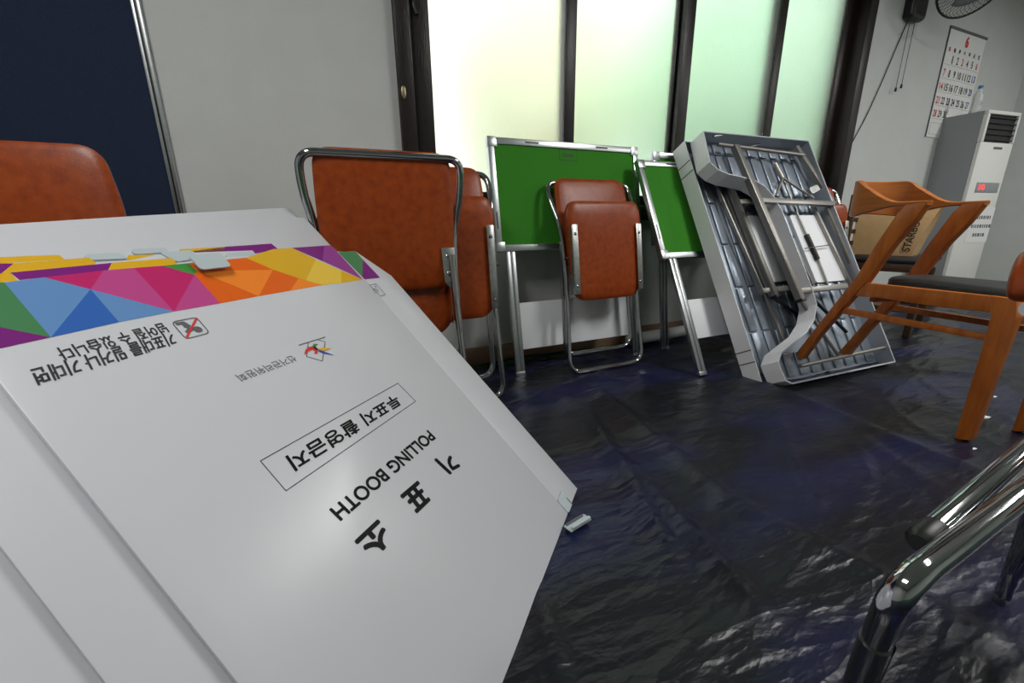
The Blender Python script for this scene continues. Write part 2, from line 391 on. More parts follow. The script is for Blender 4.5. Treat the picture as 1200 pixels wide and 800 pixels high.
for j in range(NY+1):
    for i in range(NX+1):
        x = X0+(X1-X0)*i/NX; y = Y0+(Y1-Y0)*j/NY
        q = V((x*.8+y*.6, (y*.8-x*.6)*2.6, 0))
        z = .006*noise.noise(q*1.3)+.004*noise.noise(V((x*5, y*9, 2)))
        z += .010*max(0, 1-abs(noise.noise(q*1.9+V((3, 1, 0))))*6)*max(0, noise.noise(V((x*1.2, y*1.2, 7)))+.35)
        for s in SEAMS: z += seam(x, y, *s)
        ed = Y1-y
        if ed < .35: z += (.35-ed)/.35*(.020*abs(noise.noise(V((x*4.5, y*5, 9))))+.008*noise.noise(V((x*14, y*10, 4))))+.004
        yy = y + (.05*noise.noise(V((x*2.3, 5, 0)))+.025*noise.noise(V((x*7, 8, 0))) if ed < .02 else 0)
        vs.append((x, yy, max(-.015, z-.004)))
for j in range(NY):
    for i in range(NX): a = j*(NX+1)+i; fs.append([a, a+1, a+NX+2, a+NX+1])
mb = MB(); mb.add(vs, fs, M['tarp'])
tag(mb.build('plastic_tarpaulin', smooth=80), 'dark navy plastic tarpaulin spread wrinkled over the whole floor', 'tarpaulin')

# ------------------------------------------------------------------ notice board on the wall, left
nb = thing('notice_board', (-1.3, D, .55), 'navy blue felt panel with aluminium edge on the wall at far left', 'notice board')
MB().box(WORLD, (-2.2, D-.022, .5), (-.51, D, 2.3), M['navy']).build('felt_panel', nb, smooth=None)
mb = MB()
mb.box(WORLD, (-.512, D-.026, .5), (-.502, D, 2.3), M['alu'], .001); mb.box(WORLD, (-.496, D-.026, .5), (-.485, D, 2.3), M['alu'], .001)
mb.box(WORLD, (-.502, D-.020, .5), (-.496, D, 2.3), M['black'])
mb.box(WORLD, (-2.2, D-.026, 2.3), (-.485, D, 2.32), M['alu'], .001); mb.box(WORLD, (-2.2, D-.026, .48), (-.485, D, .5), M['alu'], .001)
mb.build('edge_frame', nb)

# ------------------------------------------------------------------ folding chairs with brown leatherette and chrome tube
def folding_chair(fr, label, k=1.0, opened=False, group='brown folding chairs along the window wall'):
    """folding chair; fr: u across (centre 0), v up along the back, n to the seat's underside when folded; k is its size"""
    t = thing('folding_chair', fr.o, label, 'chair', group)
    P = lambda a, b, c=0: fr.p(a*k, b*k, c*k)
    R = .0130*k
    fl = .0 if not opened else .075
    # back frame: loop on the floor, straight sides, reclined flared top with its loop behind the backrest
    path = [(-.215+fl*.3, .5, 0), (-.225+fl*.45, .74, -.002), (-.252+fl, .88, -.046), (-.25+fl, .975, -.078), (.25-fl, .975, -.078), (.252-fl, .88, -.046), (.225-fl*.45, .74, -.002), (.215-fl*.3, .5, 0)]
    if opened: path = [(a*(.78 if abs(b-.74) < .01 else 1), b, -.055 if abs(b-.74) < .01 else -.04 if b == .5 else c) for a, b, c in path]
    up = fillet([P(*q) for q in path], [0, .10, .09, .105*k, .105*k, .09, .10, 0], 8)
    fn = .26 if opened else .012
    on = -.04 if opened else 0; ox = .215-fl*.3
    lo = fillet([P(ox, .5, on), P(.232, .012, fn), P(-.232, .012, fn), P(-ox, .5, on)], [0, .07, .07, 0], 8)
    MB().tube(up[:-1]+lo[:-1]+[up[0]], R, M['chrome'], 14, cap=False).build('back_frame', t, smooth=60)
    # front legs: second loop, a little shorter, behind the first
    if opened: q = [(-.198, .46, .33), (-.205, .03, -.16), (.205, .03, -.16), (.198, .46, .33)]
    else: q = [(-.198, .66, -.05), (-.214, .095, -.052), (.214, .095, -.052), (.198, .66, -.05)]
    MB().tube(fillet([P(*x) for x in q], [0, .07, .07, 0], 8), R*.96, M['chrome'], 14).build('leg_frame', t, smooth=60)
    # backrest
    tp = .022 if opened else 0
    out = outline2([(-.213+tp, 1.0), (.213-tp, 1.0), (.222+tp*.3, .80), (.205, .55), (-.205, .55), (-.222-tp*.3, .80)], [.055, .055, .1, .05, .05, .1])
    bf = Frame(P(0, .55, 0), fr.u, (fr.v*.40-fr.n*.055).normalized())
    cushion(bf, [(a*k, (b-.55)*k) for a, b in out], -.018*k, .006*k, M['leather'], .008*k).build('backrest', t, smooth=50)
    # seat, folded up, underside out
    out = outline2([(-.20, .86), (.20, .86), (.225, .80), (.205, .42), (.16, .375), (-.16, .375), (-.205, .42), (-.225, .80)], .06)
    if opened:
        sf = Frame(P(0, .46, .36), fr.u, V((-fr.n.x, -fr.n.y, 0)))
        cushion(sf, [(a*k, (b-.86)*k+.42*k) for a, b in out], -.02*k, .016*k, M['leather'], .01*k).build('seat', t, smooth=50)
        return t
    cushion(fr, [(a*k, b*k) for a, b in out], .022*k, .058*k, M['leather'], .010*k).build('seat', t, smooth=50)
    for s in (-1, 1):
        mb = MB(); a, b = s*.178*k, s*.212*k
        pr = [(s*.178, .41, .074), (s*.207, .41, .074), (s*.207, .745, .074), (s*.178, .745, .074)]
        mb.prism([P(*x) for x in pr], fr.n*-.0025, M['galv'], .0008)
        mb.prism([P(s*.207, .41, .074), P(s*.207, .745, .074), P(s*.207, .745, .034), P(s*.207, .41, .034)], fr.u*(s*.0025), M['galv'], .0008)
        br = mb.build('seat_bracket', t)
        for vv in (.45, .70): MB().lathe(P(s*.193, vv, .0738), fr.n, [(.008, -.002), (.008, .001), (.005, .004)], M['chrome'], 12).build('rivet', br)
        MB().tube([P(s*.205, .59, .045), P(s*.236, .59, .03)], .0055, M['chrome'], 8).build('hinge_pin', br)
        # plate holding the backrest to the tube, on the rear side
        pl = MB().prism([P(s*.165, .685, -.0415), P(s*.212, .685, -.0415), P(s*.222, .54, -.030), P(s*.222, .40, -.024), P(s*.207, .40, -.024), P(s*.204, .53, -.030), P(s*.17, .565, -.0335)], fr.n*-.003, M['galv'], .0006).build('back_bracket', t)
        for vv, nn in ((.595, -.038), (.655, -.0425)): MB().lathe(P(s*.187, vv, nn), -fr.n, [(.008, -.002), (.008, .002), (.005, .004)], M['chrome'], 12).build('rivet', pl)
    return t
# one in front of the green board, one left of it, one turned round and nearest, one open at far left
folding_chair(lean_frame((1.318, 1.735, 0), 9.5, 0), 'brown folding chair leaning in front of the large green board')
folding_chair(lean_frame((.435, 1.61, 0), 7, 0), 'brown folding chair half hidden behind the turned-round chair, left of the green board')
folding_chair(lean_frame((.215, 1.40, 0), 8, 0, True), 'brown folding chair seen from its rear, chrome loop on top, right behind the white booths', .985)
folding_chair(lean_frame((-.668, 1.35, 0), 4, 0), 'brown folding chair of which only the backrest shows, below the navy panel', .965, True)
folding_chair(lean_frame((3.10, 1.79, 0), 8, -12), 'brown folding chair mostly hidden between grey tables and dark chair')

# ------------------------------------------------------------------ green boards on aluminium legs
def board(fr, wdt, label, v0=.63, v1=1.175, legx=.05, panel=True, printed=False, panel_v=(.13, .37)):
    """fr origin at the left foot line on the floor"""
    t = thing('display_board', fr.o, label, 'board', 'green boards on aluminium legs')
    MB().box(fr, (.02, v0+.02, -.012), (wdt-.02, v1-.02, .004), M['green']).build('felt_panel', t, smooth=None)
    mb = MB(); fw = .032
    for lo, hi in (((0, v0, -.018), (fw, v1, .012)), ((wdt-fw, v0, -.018), (wdt, v1, .012)), ((fw, v1-fw, -.017), (wdt-fw, v1, .011)), ((fw, v0, -.017), (wdt-fw, v0+fw, .011))):
        mb.box(fr, lo, hi, M['alu'], .0025)
    f = mb.build('frame', t)
    for a, b in ((0, v0), (wdt-.045, v0), (0, v1-.045), (wdt-.045, v1-.045)):
        MB().box(fr, (a-.002, b-.002, -.02), (a+.047, b+.047, .014), M['alu'], .004).build('corner_cap', f)
    for a in (.2, wdt-.28): MB().box(fr, (a, v1-.020, .0095), (a+.075, v1-.012, .0125), M['black']).build('slot', f)
    for a in (.012, wdt-.018): MB().box(fr, (a, v0+.11, .0095), (a+.006, v0+.19, .0125), M['black']).build('slot', f)
    for a in (legx, wdt-legx-.05):
        mb = MB()
        for k in (0, .027): mb.box(fr, (a+k, 0, -.016), (a+k+.023, v0+.01, .006), M['alu'], .003)
        mb.box(fr, (a+.02, .01, -.012), (a+.03, v0, .001), M['alu'])
        lg = mb.build('leg', t)
        MB().box(fr, (a-.001, 0, -.017), (a+.051, .02, .007), M['alu'], .003).build('foot_cap', lg)
    if panel:
        MB().box(fr, (legx+.05, panel_v[0], -.014), (wdt-legx-.05, panel_v[1], -.006), M['whitepanel'], .001).build('lower_panel', t)
    if printed:
        mb = MB(); pt = lambda a, b: fr.p(a, b, .0055)
        q = [fr.px(655, 175), fr.px(676, 176.5), fr.px(676, 189), fr.px(655, 187.5)]
        for i in range(4): stroke(mb, q[i], q[(i+1) % 4], .0018, M['ink'], pt)
        text(mb, '기표용구', M['ink'], pt, fr.px(658, 184), fr.px(672, 185), fr.px(658, 179.5), .01)
        mb.build('printed_label', t)
    return t
b1 = lean_frame((.785, 1.84, 0), 10.5)
board(b1, .90, 'large green felt board on aluminium legs behind the brown folding chair', printed=True)
b2r = lean_frame((1.77, 1.86, 0), 8)
board(b2r, .86, 'green felt board on aluminium legs, mostly hidden behind the slanting green board', v1=1.145, panel=False)
b2 = lean_frame((1.62, 1.437, 0), 26.3)
board(b2, .86, 'green felt board leaning steeply, partly covered by the grey folding tables', v1=1.20, panel_v=(.19, .40))

# ------------------------------------------------------------------ grey folding tables leaning on the boards
TF = lean_frame((1.900, 1.139, .02), 29.4, -2.0)
TW, TL, TD = .832, 1.372, .082
def table(fr, outline, label, recess, items, sidebands=False):
    t = thing('folding_table', fr.o, label, 'table', 'folding tables leaning on the green boards')
    # tabletop seen from beneath
    mb = MB(); mb.prism([fr.p(a, b, -TD) for a, b in outline], fr.n*-.012, M['tabletop'])
    top = mb.build('tabletop', t, smooth=None)
    # pressed ribs
    mb = MB(); k = 0
    us = [.06+.088*i for i in range(9)]
    def inside(u, v):
        c = False; n = len(outline)
        for i in range(n):
            (x1, y1), (x2, y2) = outline[i], outline[(i+1) % n]
            if (y1 > v) != (y2 > v) and u < (x2-x1)*(v-y1)/(y2-y1)+x1: c = not c
        return c
    vv = .03
    fits = lambda u, p, q: inside(u-.03, p) and inside(u+.035, q) and inside(u-.03, q) and inside(u+.035, p)
    while vv < TL-.05:
        v2 = min(vv+.240, TL-.02); vm = (vv+v2)/2
        for u in us:
            for p, q in ([(vv, v2)] if fits(u, vv, v2) else [(vv, vm-.006), (vm+.006, v2)]):
                if fits(u, p, q): mb.box(fr, (u-.022, p, -TD), (u+.028, q+.006, -TD+.010), M['tabletop'], .0085, 3)
        vv += .252
    mb.build('underside_ribs', top, smooth=60)
    # edge skirt all round
    mb = MB(); n = len(outline); inn = []
    th = .005
    for i in range(n):
        a, b = V(outline[i]), V(outline[(i+1) % n]); d = (b-a)
        if d.length < 1e-6: continue
        d.normalize(); q = V((-d.y, d.x))*th
        quad = [a, b, b+q, a+q]
        mb.prism([fr.p(x.x, x.y, -TD) for x in quad], fr.n*TD, M['tableskirt'])
    mb.build('edge_skirt', t, smooth=50)
    mb = MB()
    for i in range(n):
        a, b = V(outline[i]), V(outline[(i+1) % n]); d = (b-a)
        if d.length < 1e-6: continue
        d.normalize(); q = V((-d.y, d.x))
        mb.prism([fr.p(x.x, x.y, -TD-.012) for x in (a-q*.0018, b-q*.0018, b-q*.0002, a-q*.0002)], fr.n*(TD+.0125), M['whiteedge'])
    mb.build('edge_band', t, smooth=50)
    if sidebands:
        for v0 in (.12, .18, TL-.18, TL-.12): MB().box(fr, (-.0032, v0, -TD-.012), (-.0010, v0+.004, .0), M['black']).build('edge_seam', t, smooth=None)
    for it in items: it(t, fr)
    return t
def sq(name, a, b, n, wid=.03, hei=.03, m='tubegrey', cap=True):
    def go(t, fr):
        A, B = fr.px(*a, n), fr.px(*b, n); pa, pb = fr.p(*A, n), fr.p(*B, n)
        mb = MB(); mb.bar(pa, pb, fr.n, wid, hei, M[m], .003); o = mb.build(name, t)
        if cap:
            d = (pb-pa).normalized(); mb = MB(); mb.bar(pb-d*.004, pb+d*.012, fr.n, wid+.004, hei+.004, M['black'], .003); mb.build('end_cap', o)
    return go
def rod(name, pts, n, r=.008, m='tubegrey'):
    def go(t, fr):
        P_ = [fr.p(*fr.px(*q, n), n) for q in pts]; MB().tube(P_, r, M[m], 10).build(name, t, smooth=60)
    return go
def plate(name, pts, n, th=.02, m='whitepanel'):
    def go(t, fr):
        P_ = [fr.p(*fr.px(*q, n), n) for q in pts]; P_ = fillet(P_, .015, 3, True)
        MB().prism(P_, fr.n*-th, M[m]).build(name, t)
    return go
# front table: long left side cut away in a wide recess
rec_px = [(832, 190), (842, 199), (854, 204), (868, 207), (884, 211), (896, 218), (906, 229), (916, 246), (934, 292), (951, 336), (957, 356), (954, 374), (945, 389), (930, 401), (916, 412), (912, 424)]
rec = [TF.px(*q) for q in rec_px]
outl = [(TW, 0), (TW, TL), (0, TL)] + rec + [(-.012, .075), (-.004, .02), (.03, 0)]
outl = outl[::-1]
# (anticlockwise seen from the front)
def ccw(pts):
    a = sum(pts[i][0]*pts[(i+1) % len(pts)][1]-pts[(i+1) % len(pts)][0]*pts[i][1] for i in range(len(pts)))
    return pts if a > 0 else pts[::-1]
outl = ccw(outl)
items = [
    rod('leg_bar', [(841, 169), (942, 182)], -.02, .011), rod('leg_bar', [(937, 429), (1041, 406)], -.02, .010),
    sq('leg', (861, 171), (938, 351), -.005, .034, .034), sq('leg', (968, 242), (1039, 404), -.03, .022, .022, cap=False), sq('leg_rail', (932, 172), (976, 240), -.03, .03, .03, cap=False),
    sq('cross_bar', (890, 235), (977, 239), -.004, .03, .02, cap=False), sq('cross_bar', (938, 341), (992, 335), -.012, .03, .02, cap=False),
    rod('brace', [(908, 192), (917, 209)], -.04, .014), rod('brace', [(917, 209), (909, 230)], -.03, .007), rod('brace', [(918, 209), (953, 232)], -.03, .007),
    rod('brace', [(917, 208), (931, 243), (946, 277), (958, 302), (970, 333)], -.05, .006), rod('brace_sleeve', [(945, 275), (958, 304)], -.05, .013, 'black'),
    rod('brace_latch', [(943, 291), (972, 287)], -.04, .003, 'chrome'),
    rod('brace', [(947, 345), (968, 365), (992, 389)], -.04, .009, 'black'), rod('brace', [(938, 352), (985, 420)], -.05, .009),
    sq('rail', (908, 238), (952, 335), -.03, .014, .02, cap=False), sq('rail', (952, 240), (1000, 340), -.05, .02, .02, cap=False),
    plate('storage_panel', [(925, 252), (961, 252), (991, 328), (957, 331)], -.06, .02),
    plate('catch', [(948, 220), (958, 216), (962, 222), (952, 227)], -.01, .02, 'galv'),
    rod('leg_bar', [(866, 175), (896, 168)], -.055, .004), rod('knob', [(836, 160), (847, 158)], -.015, .007, 'galv'),
]
table(TF, outl, 'grey folding table standing on edge, underside out, with a wide recess in its side', True, items)
# rear table, straight side towards the boards
TR = TF.moved(-.035, .015, -.098)
outl2 = ccw([(0, 0), (TW-.06, 0), (TW-.06, TL), (0, TL)])
items2 = [sq('leg', (849, 204), (908, 347), -.012, .032, .032), sq('cross_bar', (862, 237), (892, 236), -.016, .03, .02, cap=False), sq('cross_bar', (893, 341), (930, 337), -.016, .03, .02, cap=False),
          sq('rail', (838, 214), (895, 345), -.03, .012, .02, cap=False), sq('rail', (846, 214), (918, 400), -.05, .02, .02, cap=False),
          plate('storage_panel', [(876, 252), (908, 255), (930, 327), (900, 331)], -.055, .02), rod('brace', [(873, 216), (866, 232)], -.04, .005), rod('brace', [(908, 350), (940, 372)], -.05, .008, 'black')]
table(TR, outl2, 'grey folding table with straight pale side, sandwiched behind the recessed table', False, items2, True)

# ------------------------------------------------------------------ wooden chair with black seat, right
WF = floor_at(1127, 515)
d_ = ray(495, 262); d_.z = 0; d_.normalize()
WC = Frame(WF, d_, (0, 0, 1))               # u back along the chair's side, v up, n towards the camera's left
side = V((d_.y, -d_.x, 0))                  # to the chair's far side
if WC.n.dot(side) > 0: side = side
wq = hit(1160, 238, WC.u.cross(V((0, 0, 1))).normalized(), WF)
tipn = WC.px(1085, 237)
# width of the chair from the far arm's tip
_best = min((abs(proj(WC.p(*tipn)+side*k*.005)[0]-1160), k*.005) for k in range(40, 160))
WW = _best[1]
wc = thing('wooden_chair', WF, 'orange-brown wooden armchair with black seat and slanting arm posts', 'chair')
def wpoly(pts, off, th, r=.004): 
    P_ = [WC.p(*WC.px(*q))+side*off for q in pts]
    return MB().prism(P_, side*th, M['wood'], r)
post = [(1087, 236), (1068, 262), (1046, 287), (1015, 330), (988, 360), (961, 391), (939, 421), (929, 418), (951, 390), (980, 353), (1003, 324), (1027, 285), (1051, 250), (1061, 240)]
frontleg = [(1158, 346), (1192, 350), (1191, 372), (1172, 420), (1136, 516), (1117, 515), (1146, 420), (1160, 372)]
TH = .034
for off in (0, WW-TH):
    nm = wpoly(post, off, TH, .004).build('arm_post', wc)
    wpoly(frontleg, off, TH, .005).build('leg', wc)
    wpoly([(1012, 331), (1192, 350), (1191, 369), (1100, 360), (1028, 349), (1000, 347)], off+.004, TH-.008, .004).build('seat_rail', wc)
    wpoly([(988, 360.5), (1153, 392), (1151, 399), (983, 367)], off+.008, TH-.016, .003).build('stretcher', wc)
sA, sB = WC.px(1012, 335), WC.px(1188, 352)
bar_ = lambda s, z0, z1: MB().box(Frame(WC.p(s, 0), side, (0, 0, 1)), (TH, z0, -.012), (WW-TH, z1, .012), M['wood'], .003)
bar_(sB[0]+.03, .415, .47).build('seat_rail', wc); bar_(sA[0]-.02, .415, .47).build('seat_rail', wc)
# seat cushion
seatf = Frame(WC.p(0, .49)+side*(WW/2), d_, side)
so_ = outline2([(sB[0]-.005, -WW/2+.012), (sB[0]-.005, WW/2-.012), (sA[0]-.03, WW/2-.05), (sA[0]-.03, -WW/2+.05)], [.03, .03, .06, .06])
if seatf.n.z < 0: seatf = Frame(seatf.o, -seatf.u, side); so_ = [(-a, b) for a, b in so_]
cushion(seatf, so_, -.012, .036, M['blackseat'], .006).build('seat', wc, smooth=50)
# arms and bent back: one band swept from arm tip to arm tip round the back
tip = WC.px(1086, 236)
bk = WC.px(998, 245)
sb, zt = bk[0], WC.px(999, 216)[1]
zb = WC.px(999, 254)[1]
mid = WW/2
def band_mesh():
    mb = MB(); K = 40; rows = []
    for k in range(K+1):
        t = k/K; s = t*2-1; a = abs(s)
        # plan: half-oval open to the front
        ang = (1-a)*math.pi/2
        w_ = mid*(-1 if s < 0 else 1)
        if a > .5:
            f = (1-a)/.5; u = tip[0]+(sb-.03-tip[0])*f; y = (mid-TH/2)*(1-.0*f)*(1 if s > 0 else -1)
        else:
            f = a/.5; y = (mid-TH/2)*math.sin(f*math.pi/2)*(1 if s > 0 else -1); u = sb-.03+.10*math.cos(f*math.pi/2)
        # height profile: point at the tips, tall at the back
        g = max(0, min(1, (.80-a)/.45)); g = g*g*(3-2*g)
        top = tip[1]+.004+(zt-tip[1]+.012)*g; bot = tip[1]-.012-(tip[1]-zb-.012)*g
        if a < .35: bot += .012*math.cos(a/.35*math.pi/2)
        th = .030-.006*g
        rows.append((u, y, top, bot, th))
    P_ = [WC.p(u, 0)+side*(mid+y) for u, y, *_ in rows]
    vs = []; fs = []
    for k in range(K+1):
        a = P_[max(k-1, 0)]; b = P_[min(k+1, K)]; tdir = (b-a).normalized(); out = tdir.cross(V((0, 0, 1))).normalized()
        top, bot, th = rows[k][2:]
        base = V((P_[k].x, P_[k].y, 0)); h = out*th/2; lean = out*(.0)
        for q, z in ((h, top-.003), (h*.6, top), (-h*.6, top), (-h, top-.003), (-h, bot+.003), (-h*.6, bot), (h*.6, bot), (h, bot+.003)):
            vs.append(base+q+V((0, 0, z)))
    for k in range(K):
        for j in range(8): fs.append([k*8+j, k*8+(j+1) % 8, (k+1)*8+(j+1) % 8, (k+1)*8+j])
    fs += [list(range(8)), [K*8+j for j in range(8)]]
    mb.add(vs, fs, M['woodback']); return mb
band_mesh().build('bent_backrest', wc, smooth=50)

# ------------------------------------------------------------------ dark chair behind it, with the paper bag
DC = V((3.35, 1.8, 0))
ang = math.radians(15)
dx = V((math.cos(ang), math.sin(ang), 0)); dy = V((math.sin(ang)*-1, math.cos(ang), 0))
DF = Frame(DC, dx, -dy)        # u along the backrest, v forward (towards the room); n = down/up
if DF.n.z > 0: pass
def dbox(mb, lo, hi, m, r=.003):
    # lo/hi: (across, forward, height)
    fr = Frame(DC, dx, (0, 0, 1))   # n = u x v = -dy?  forward is +n when it points to -Y
    s = 1 if fr.n.y < 0 else -1
    mb.box(fr, (lo[0], lo[2], s*lo[1]), (hi[0], hi[2], s*hi[1]), m, r); return mb
dc = thing('dark_dining_chair', DC, 'dark brown wooden chair with black seat behind the orange-brown armchair', 'chair')
for a in (0, .41):
    dbox(MB(), (a, -.015, 0), (a+.035, .02, .92), M['darkchair']).build('back_post', dc)
    dbox(MB(), (a, .41, 0), (a+.035, .445, .43), M['darkchair']).build('leg', dc)
    dbox(MB(), (a+.006, .02, .16), (a+.028, .41, .19), M['darkchair']).build('stretcher', dc)
dbox(MB(), (.0, .012, .42), (.445, .43, .475), M['darkchair']).build('seat_frame', dc)
dbox(MB(), (-.012, .025, .475), (.457, .46, .515), M['blackseat'], .018).build('seat', dc)
for z in (.58, .66, .74, .82): dbox(MB(), (.03, -.008, z), (.415, .012, z+.03), M['darkchair']).build('back_slat', dc)

# kraft paper bag on its seat
bb = V((3.62, 1.65, .516))
bag = thing('paper_bag', bb, 'brown kraft paper bag with dark vertical lettering on the dark chair seat', 'bag')
bd = ray(1055, 262); bd.z = 0; bd.normalize()
bu = V((bd.y, -bd.x, 0)); ba = math.radians(14); bu2 = bu*math.cos(ba)+bd*math.sin(ba)*-1
bfF = Frame(bb, bu2, (0, 0, 1))
if bfF.n.dot(bd) > 0: bfF = Frame(bb, -bu2, (0, 0, 1))
mb = MB(); bw, bh, bt = .42, .335, .15
bm = bmesh.new(); bmesh.ops.create_grid(bm, x_segments=1, y_segments=1, size=.5); bm.free()
lev = [(0, 1, 1), (.02, 1.01, 1.02), (.12, .99, .95), (.24, 1.0, .8), (.28, 1.0, .5), (bh, 1.0, .15)]
vs = []; fs = []
ring = [(-.5, .5), (-.25, .5), (0, .5), (.25, .5), (.5, .5), (.5, .25), (.5, 0), (.5, -.25), (.5, -.5), (.25, -.5), (0, -.5), (-.25, -.5), (-.5, -.5), (-.5, -.25), (-.5, 0), (-.5, .25)]
for h, a, b in lev:
    for x, y in ring:
        pinch = 1-.16*(h/bh)*(1 if abs(x) == .5 and abs(y) < .3 else 0)
        if x > 0: pinch *= .62+.42*h/bh
        vs.append(bfF.p(x*bw*a*pinch, h, y*bt*b+.006*noise.noise(V((x*9, h*18, y*7)))))
n = len(ring)
for i in range(len(lev)-1):
    for k in range(n): fs.append([i*n+k, i*n+(k+1) % n, (i+1)*n+(k+1) % n, (i+1)*n+k])
fs.append(list(range(n)))
mb.add(vs, fs, M['kraft']); mb.build('bag_body', bag, smooth=30)
mb = MB(); pt = lambda a, b: bfF.p(a, b, bt*.5+.010-.06*max(0, b-.10)*1.0)
text(mb, 'STARBUCKS', M['ink'], pt, (.122, .03), (.152, .318), (.080, .034), .012)
mb.build('printed_lettering', bag, smooth=None)

# ------------------------------------------------------------------ air conditioner, right back
AH = 1.60
def at_z(u, v, z): return floor_at(u, v, z)
fl = at_z(1160, 128, AH); bl = at_z(1099.6, 139.5, AH)
sd = (bl-fl); sd.z = 0; sdl = sd.length; sd.normalize()
fdir = V((sd.y, -sd.x, 0))
ac_o = V((fl.x, fl.y, 0))
AF = Frame(ac_o, fdir, (0, 0, 1))      # n points to the front
if AF.n.dot(sd) > 0: AF = Frame(ac_o, -fdir, (0, 0, 1))
_b = min((abs(proj(fl+AF.u*k*.01)[0]-1198), k*.01) for k in range(10, 120)); AW = _b[1]
AD = min(sdl, .5)
ac = thing('air_conditioner', ac_o, 'tall white floor-standing air conditioner with grey side by the back wall', 'air conditioner')
MB().box(AF, (0, 0, -AD), (AW, AH, -.03), M['acgrey'], .006).build('body', ac)
apx = lambda x, y: AF.px(x, y, 0)
vt0, vt1 = apx(1154, 166), apx(1162, 133)
vy0, vy1 = vt0[1], vt1[1]
mb = MB()
mb.box(AF, (0, 0, -.03), (AW, vy0, 0), M['acwhite'], .008); mb.box(AF, (0, vy1, -.03), (AW, AH, 0), M['acwhite'], .006)
mb.box(AF, (0, vy0, -.03), (.03, vy1, 0), M['acwhite'], .003); mb.box(AF, (AW-.02, vy0, -.03), (AW, vy1, 0), M['acwhite'], .003)
fp = mb.build('front_panel', ac)
mb = MB(); mb.box(AF, (.03, vy0, -.028), (AW-.02, vy1, -.02), M['black'])
for k in range(5):
    z = vy0+(vy1-vy0)*(k+.5)/5; mb.box(AF, (.03, z-.004, -.022), (AW-.02, z+.004, -.004), M['black'], .001)
mb.build('air_outlet', ac)
def arect(px0, px1, n, m, mb, th=.004):
    a, b = apx(*px0), apx(*px1); mb.box(AF, (min(a[0], b[0]), min(a[1], b[1]), n), (max(a[0], b[0]), max(a[1], b[1]), n+th), m, .001)
lg = apx(1166, 173); mb = MB(); mb.box(AF, (AW*.42, lg[1]-.012, 0), (AW*.68, lg[1]+.006, .002), M['greyink']); mb.build('maker_badge', ac)
dz = apx(1156, 219)[1]
mb = MB(); mb.box(AF, (AW*.2, dz-.045, 0), (AW*.9, dz+.035, .004), M['acgrey'], .001); dsp = mb.build('display', ac)
mb = MB(); text(mb, '18', M['led'], lambda a, b: AF.p(a, b, .0055), (AW*.27, dz-.025), (AW*.45, dz-.025), (AW*.27, dz+.02), .03); mb.build('red_digits', dsp, smooth=None)
nz1, nz0 = apx(1150, 243)[1], apx(1140, 284)[1]
npaper = tag(MB().box(AF, (AW*.3, nz0, .001), (AW*1.0, nz1, .002), M['paper']).build('paper_notice', smooth=None, at=tuple(AF.p(AW*.6, nz0, 0))), 'white paper notice with three lines taped on the air conditioner front', 'notice')
mb = MB(); H_ = nz1-nz0
for r_, (a, b) in enumerate(((.35, .92), (.38, .95), (.5, .8))):
    x = a
    while x < b:
        l = random.uniform(.03, .07); z = nz0+H_*(.72-.25*r_); mb.box(AF, (AW*x, z-.014, .002), (AW*(x+l), z+.014, .0025), M['greyink']); x += l+.025
mb.build('notice_writing', npaper, smooth=None)

# bottle on top of it
bp_ = at_z(1149, 131, AH); bp_ = bp_ + sd*.05 + AF.u*.02
bot = thing('water_bottle', bp_, 'clear plastic bottle with blue cap on top of the air conditioner', 'bottle')
MB().lathe(bp_, (0, 0, 1), [(.026, 0), (.032, .008), (.032, .05), (.029, .06), (.032, .07), (.029, .085), (.032, .1), (.032, .13), (.025, .155), (.014, .175), (.0125, .19)], M['clear'], 20).build('bottle_body', bot, smooth=60)
MB().lathe(bp_+V((0, 0, .186)), (0, 0, 1), [(.016, 0), (.016, .018), (.014, .021)], M['cap'], 16).build('bottle_cap', bot)

# ------------------------------------------------------------------ wall calendar
CF = Frame((0, D-.004, 0), (1, 0, 0), (0, 0, 1))
cl, cr = CF.px(1113, 33), CF.px(1158.5, 44); cbz = CF.px(1085, 160)[1]
cx0, cx1, cz1, cz0 = CF.px(1099, 96)[0]-.01, cr[0]-.03, (cl[1]+cr[1])/2, cbz
cx0 = (cl[0]+CF.px(1085, 160)[0])/2
cal = thing('wall_calendar', (cx0, D, cz0), 'white wall calendar page with red 6 beside the air conditioner', 'calendar')
MB().box(CF, (cx0, cz0, -.003), (cx1, cz1, .002), M['paper']).build('calendar_page', cal, smooth=None)
MB().box(CF, (cx0-.005, cz1-.012, -.003), (cx1+.01, cz1+.008, .006), M['greyink'], .002).build('hanger_bar', cal)
MB().box(CF, (cx0-.005, cz0, -.002), (cx0+.006, cz1, .004), M['greyink'], .001).build('side_strip', cal)
mb = MB(); pt = lambda a, b: CF.p(a, b, .0035); cw, ch = cx1-cx0, cz1-cz0
def ctext(s, a, b, h, m, bold=.02, asp=.62):
    wd = h*asp*len(s); x = cx0+cw*a; z = cz1-ch*b
    text(mb, s, m, pt, (x-wd/2, z-h/2), (x+wd/2, z-h/2), (x-wd/2, z+h/2), bold)
ctext('6', .5, .085, .085, M['red'], .05)
cols = [.09+.137*i for i in range(7)]
for i, s in enumerate('일월화수목금토'): ctext(s, cols[i], .185, .03, (M['red'] if i == 0 else M['blue'] if i == 6 else M['ink']), .03, 1)
for dnum in range(1, 31):
    i = dnum % 7; row = dnum//7
    m = M['red'] if i == 0 or dnum in (3, 6) else M['blue'] if i == 6 else M['ink']
    ctext(str(dnum), cols[i], .27+.125*row, .055, m, .015, .5 if dnum != 1 else .24)
